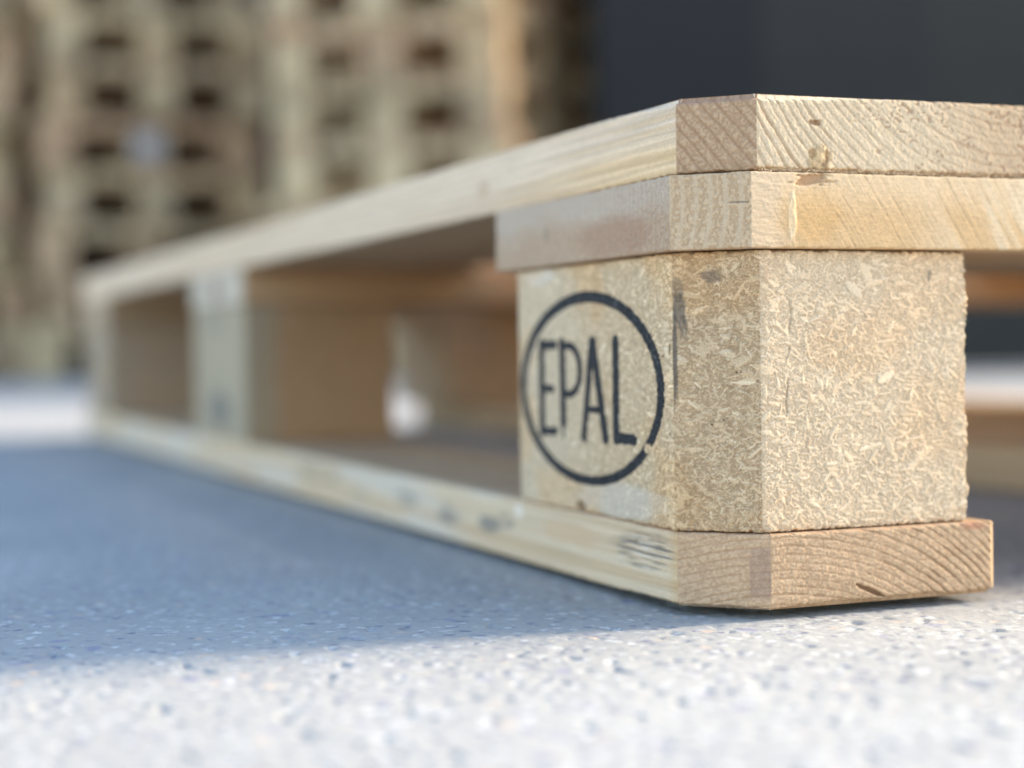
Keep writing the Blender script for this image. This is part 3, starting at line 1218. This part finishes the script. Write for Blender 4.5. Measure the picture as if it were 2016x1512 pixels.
def mat_dark(name, c, var):
    mt, n, l, p = nodes(name)
    tc = n.new('ShaderNodeTexCoord')
    z = n.new('ShaderNodeTexNoise')
    z.inputs['Scale'].default_value = 2.2
    z.inputs['Detail'].default_value = 4
    l.new(tc.outputs['Object'], z.inputs['Vector'])
    r = n.new('ShaderNodeValToRGB')
    r.color_ramp.elements[0].position = .35
    r.color_ramp.elements[0].color = (*c, 1)
    r.color_ramp.elements[1].position = .7
    r.color_ramp.elements[1].color = (*var, 1)
    l.new(z.outputs['Fac'], r.inputs['Fac'])
    l.new(r.outputs[0], p.inputs['Base Color'])
    p.inputs['Roughness'].default_value = .6
    p.inputs['Specular IOR Level'].default_value = .2
    return mt


M_wall = [mat_dark('dark_cladding_%s' % k, a, b) for k, a, b in (('blue', (.017, .0152, .0148), (.026, .0235, .022)), ('grey', (.024, .0215, .019), (.042, .037, .031)), ('green', (.028, .025, .020), (.047, .041, .033)))]

shed = empty('shed_wall', back(0, 0, 0))
shed.rotation_euler = (0, 0, math.atan2(hr.y, hr.x))
tag(shed, 'dark boarded shed wall standing out of focus beside and behind the pallet stacks', 'wall')


def panel_mesh(w, h, mat):
    """one upright cladding board with a raised middle and lapped edge"""
    prof = [(0, 0), (0, -.0185), (.0025, -.020), (w - .0025, -.020), (w, -.0185), (w, 0)]
    V = [(x, y, z) for z in (0, h) for x, y in prof]
    k = len(prof)
    F = [(i, (i + 1) % k, k + (i + 1) % k, k + i) for i in range(k)] + [tuple(range(k))[::-1], tuple(range(k, 2 * k))]
    me = bpy.data.meshes.new('cladding_board')
    me.from_pydata(V, [], F)
    me.materials.append(mat)
    return me


pm = [panel_mesh(.2, 2.6, mt) for mt in M_wall]


def wall_run(u0, d0, ang, n, pick):
    for i in range(n):
        o = link('cladding_board', pm[pick(i)], shed)
        o.location = (u0 + .2 * i * math.cos(ang), d0 + .2 * i * math.sin(ang), .004)
        o.rotation_euler = (0, 0, ang)


wall_run(.214, 4.12, 0.0, 13, lambda i: 0 if i < 2 else (1 if i < 4 else 2))      # in front, to the right
wall_run(.255, 5.76, -math.pi / 2, 8, lambda i: 0)                                # unseen return, added to shade the side of the right stack
wall_run(-3.4, 5.80, 0.0, 26, lambda i: 0)                                      # behind the stacks


def mat_stack(name):
    """old pallet wood: each board and block has a tone of its own"""
    mt, n, l, p = nodes(name)
    oi = n.new('ShaderNodeObjectInfo')
    r = n.new('ShaderNodeValToRGB')
    r.color_ramp.interpolation = 'CONSTANT'
    els = [(0, (.56, .375, .20)), (.14, (.49, .295, .17)), (.28, (.61, .44, .25)), (.42, (.50, .355, .20)), (.56, (.53, .33, .19)),
           (.68, (.38, .24, .135)), (.78, (.55, .40, .235)), (.9, (.42, .28, .16))]
    r.color_ramp.elements[0].position = 0
    r.color_ramp.elements[0].color = (*els[0][1], 1)
    r.color_ramp.elements[1].position = els[1][0]
    r.color_ramp.elements[1].color = (*els[1][1], 1)
    for pos, c in els[2:]:
        e = r.color_ramp.elements.new(pos)
        e.color = (*c, 1)
    l.new(oi.outputs['Random'], r.inputs['Fac'])
    tc = n.new('ShaderNodeTexCoord')
    z = n.new('ShaderNodeTexNoise')
    z.inputs['Scale'].default_value = 14
    z.inputs['Detail'].default_value = 4
    ad = n.new('ShaderNodeVectorMath')
    ad.operation = 'ADD'
    l.new(tc.outputs['Object'], ad.inputs[0])
    l.new(oi.outputs['Location'], ad.inputs[1])
    l.new(ad.outputs[0], z.inputs['Vector'])
    mr = n.new('ShaderNodeMapRange')
    mr.inputs['From Min'].default_value = .3
    mr.inputs['From Max'].default_value = .7
    mr.inputs['To Min'].default_value = .6
    mr.inputs['To Max'].default_value = 1.3
    l.new(z.outputs['Fac'], mr.inputs['Value'])
    sc = n.new('ShaderNodeVectorMath')
    sc.operation = 'SCALE'
    l.new(r.outputs[0], sc.inputs[0])
    l.new(mr.outputs[0], sc.inputs['Scale'])
    l.new(sc.outputs[0], p.inputs['Base Color'])
    p.inputs['Roughness'].default_value = .85
    p.inputs['Specular IOR Level'].default_value = .15
    return mt


M_stack = mat_stack('old_pallet_wood')
M_paper = mat_dark('paper', (.40, .39, .41), (.46, .45, .47))


def build_stack_pallet():
    """x across its short end (0..600), y into the stack (0..800)"""
    root = empty('stacked_pallet')

    def pr(name, x0, x1, y0, y1, z0, z1):
        return prism(name, [(x0, y0), (x1, y0), (x1, y1), (x0, y1)], z0, z1, M_stack, root, 1.5)
    for x0, x1 in ((0, 100), (125, 225), (250, 350), (375, 475), (500, 600)):
        pr('deck_board', x0, x1, 0, 800, 122.2, 144)
    for y0, y1 in ((0, 100), (350, 450), (700, 800)):
        pr('stringer_board', 1, 599, y0 + 1, y1 - 1, 100.2, 122)
    for x0, x1 in ((2, 100), (250, 350), (500, 598)):
        for y0, y1 in ((3, 98), (352, 448), (702, 797)):
            pr('spacer_block', x0, x1, y0, y1, 22.2, 100)
        pr('bottom_board', max(0, x0 - 2), min(600, x1 + 2), 0, 800, 0, 22)
    return root


proto = build_stack_pallet()
R_ = random.Random(31)
yaw = math.atan2(hr.y, hr.x)
ORD = ['lowest', 'second', 'third', 'fourth', 'fifth', 'sixth', 'seventh', 'eighth']
SD = 4.25
first = True
for st, u0, d0, turn in (('middle', -1.275, 4.60, .34), ('right', -.605, 4.20, -.33), ('far left', -2.01, 4.80, .08)):
    for k in range(8):
        if first:
            o = proto
            first = False
        else:
            o = proto.copy()
            COL.objects.link(o)
            for ch in proto.children:
                c = ch.copy()
                COL.objects.link(c)
                c.parent = o
        o.location = back(u0 + R_.uniform(-.032, .032), d0 + R_.uniform(-.02, .02), .001 + .1455 * k)
        o.rotation_euler = (0, 0, yaw + turn + R_.uniform(-.05, .05))
        tag(o, 'worn brown pallet, %s from the ground in the %s of three blurred background stacks' % (ORD[k], st), 'pallet', 'used pallets stacked in the background')
        if st == 'middle' and k == 4:
            me = bpy.data.meshes.new('paper_label')
            x0, x1, y, z0, z1 = .262, .325, -.001, .030, .096
            me.from_pydata([(x0, y, z0), (x1, y, z0), (x1, y, z1), (x0, y, z1), (x0, y + .006, z0), (x1, y + .006, z0), (x1, y + .006, z1), (x0, y + .006, z1)], [],
                           [(0, 1, 2, 3), (7, 6, 5, 4), (0, 4, 5, 1), (1, 5, 6, 2), (2, 6, 7, 3), (3, 7, 4, 0)])
            me.materials.append(M_paper)
            link('paper_label', me, o)
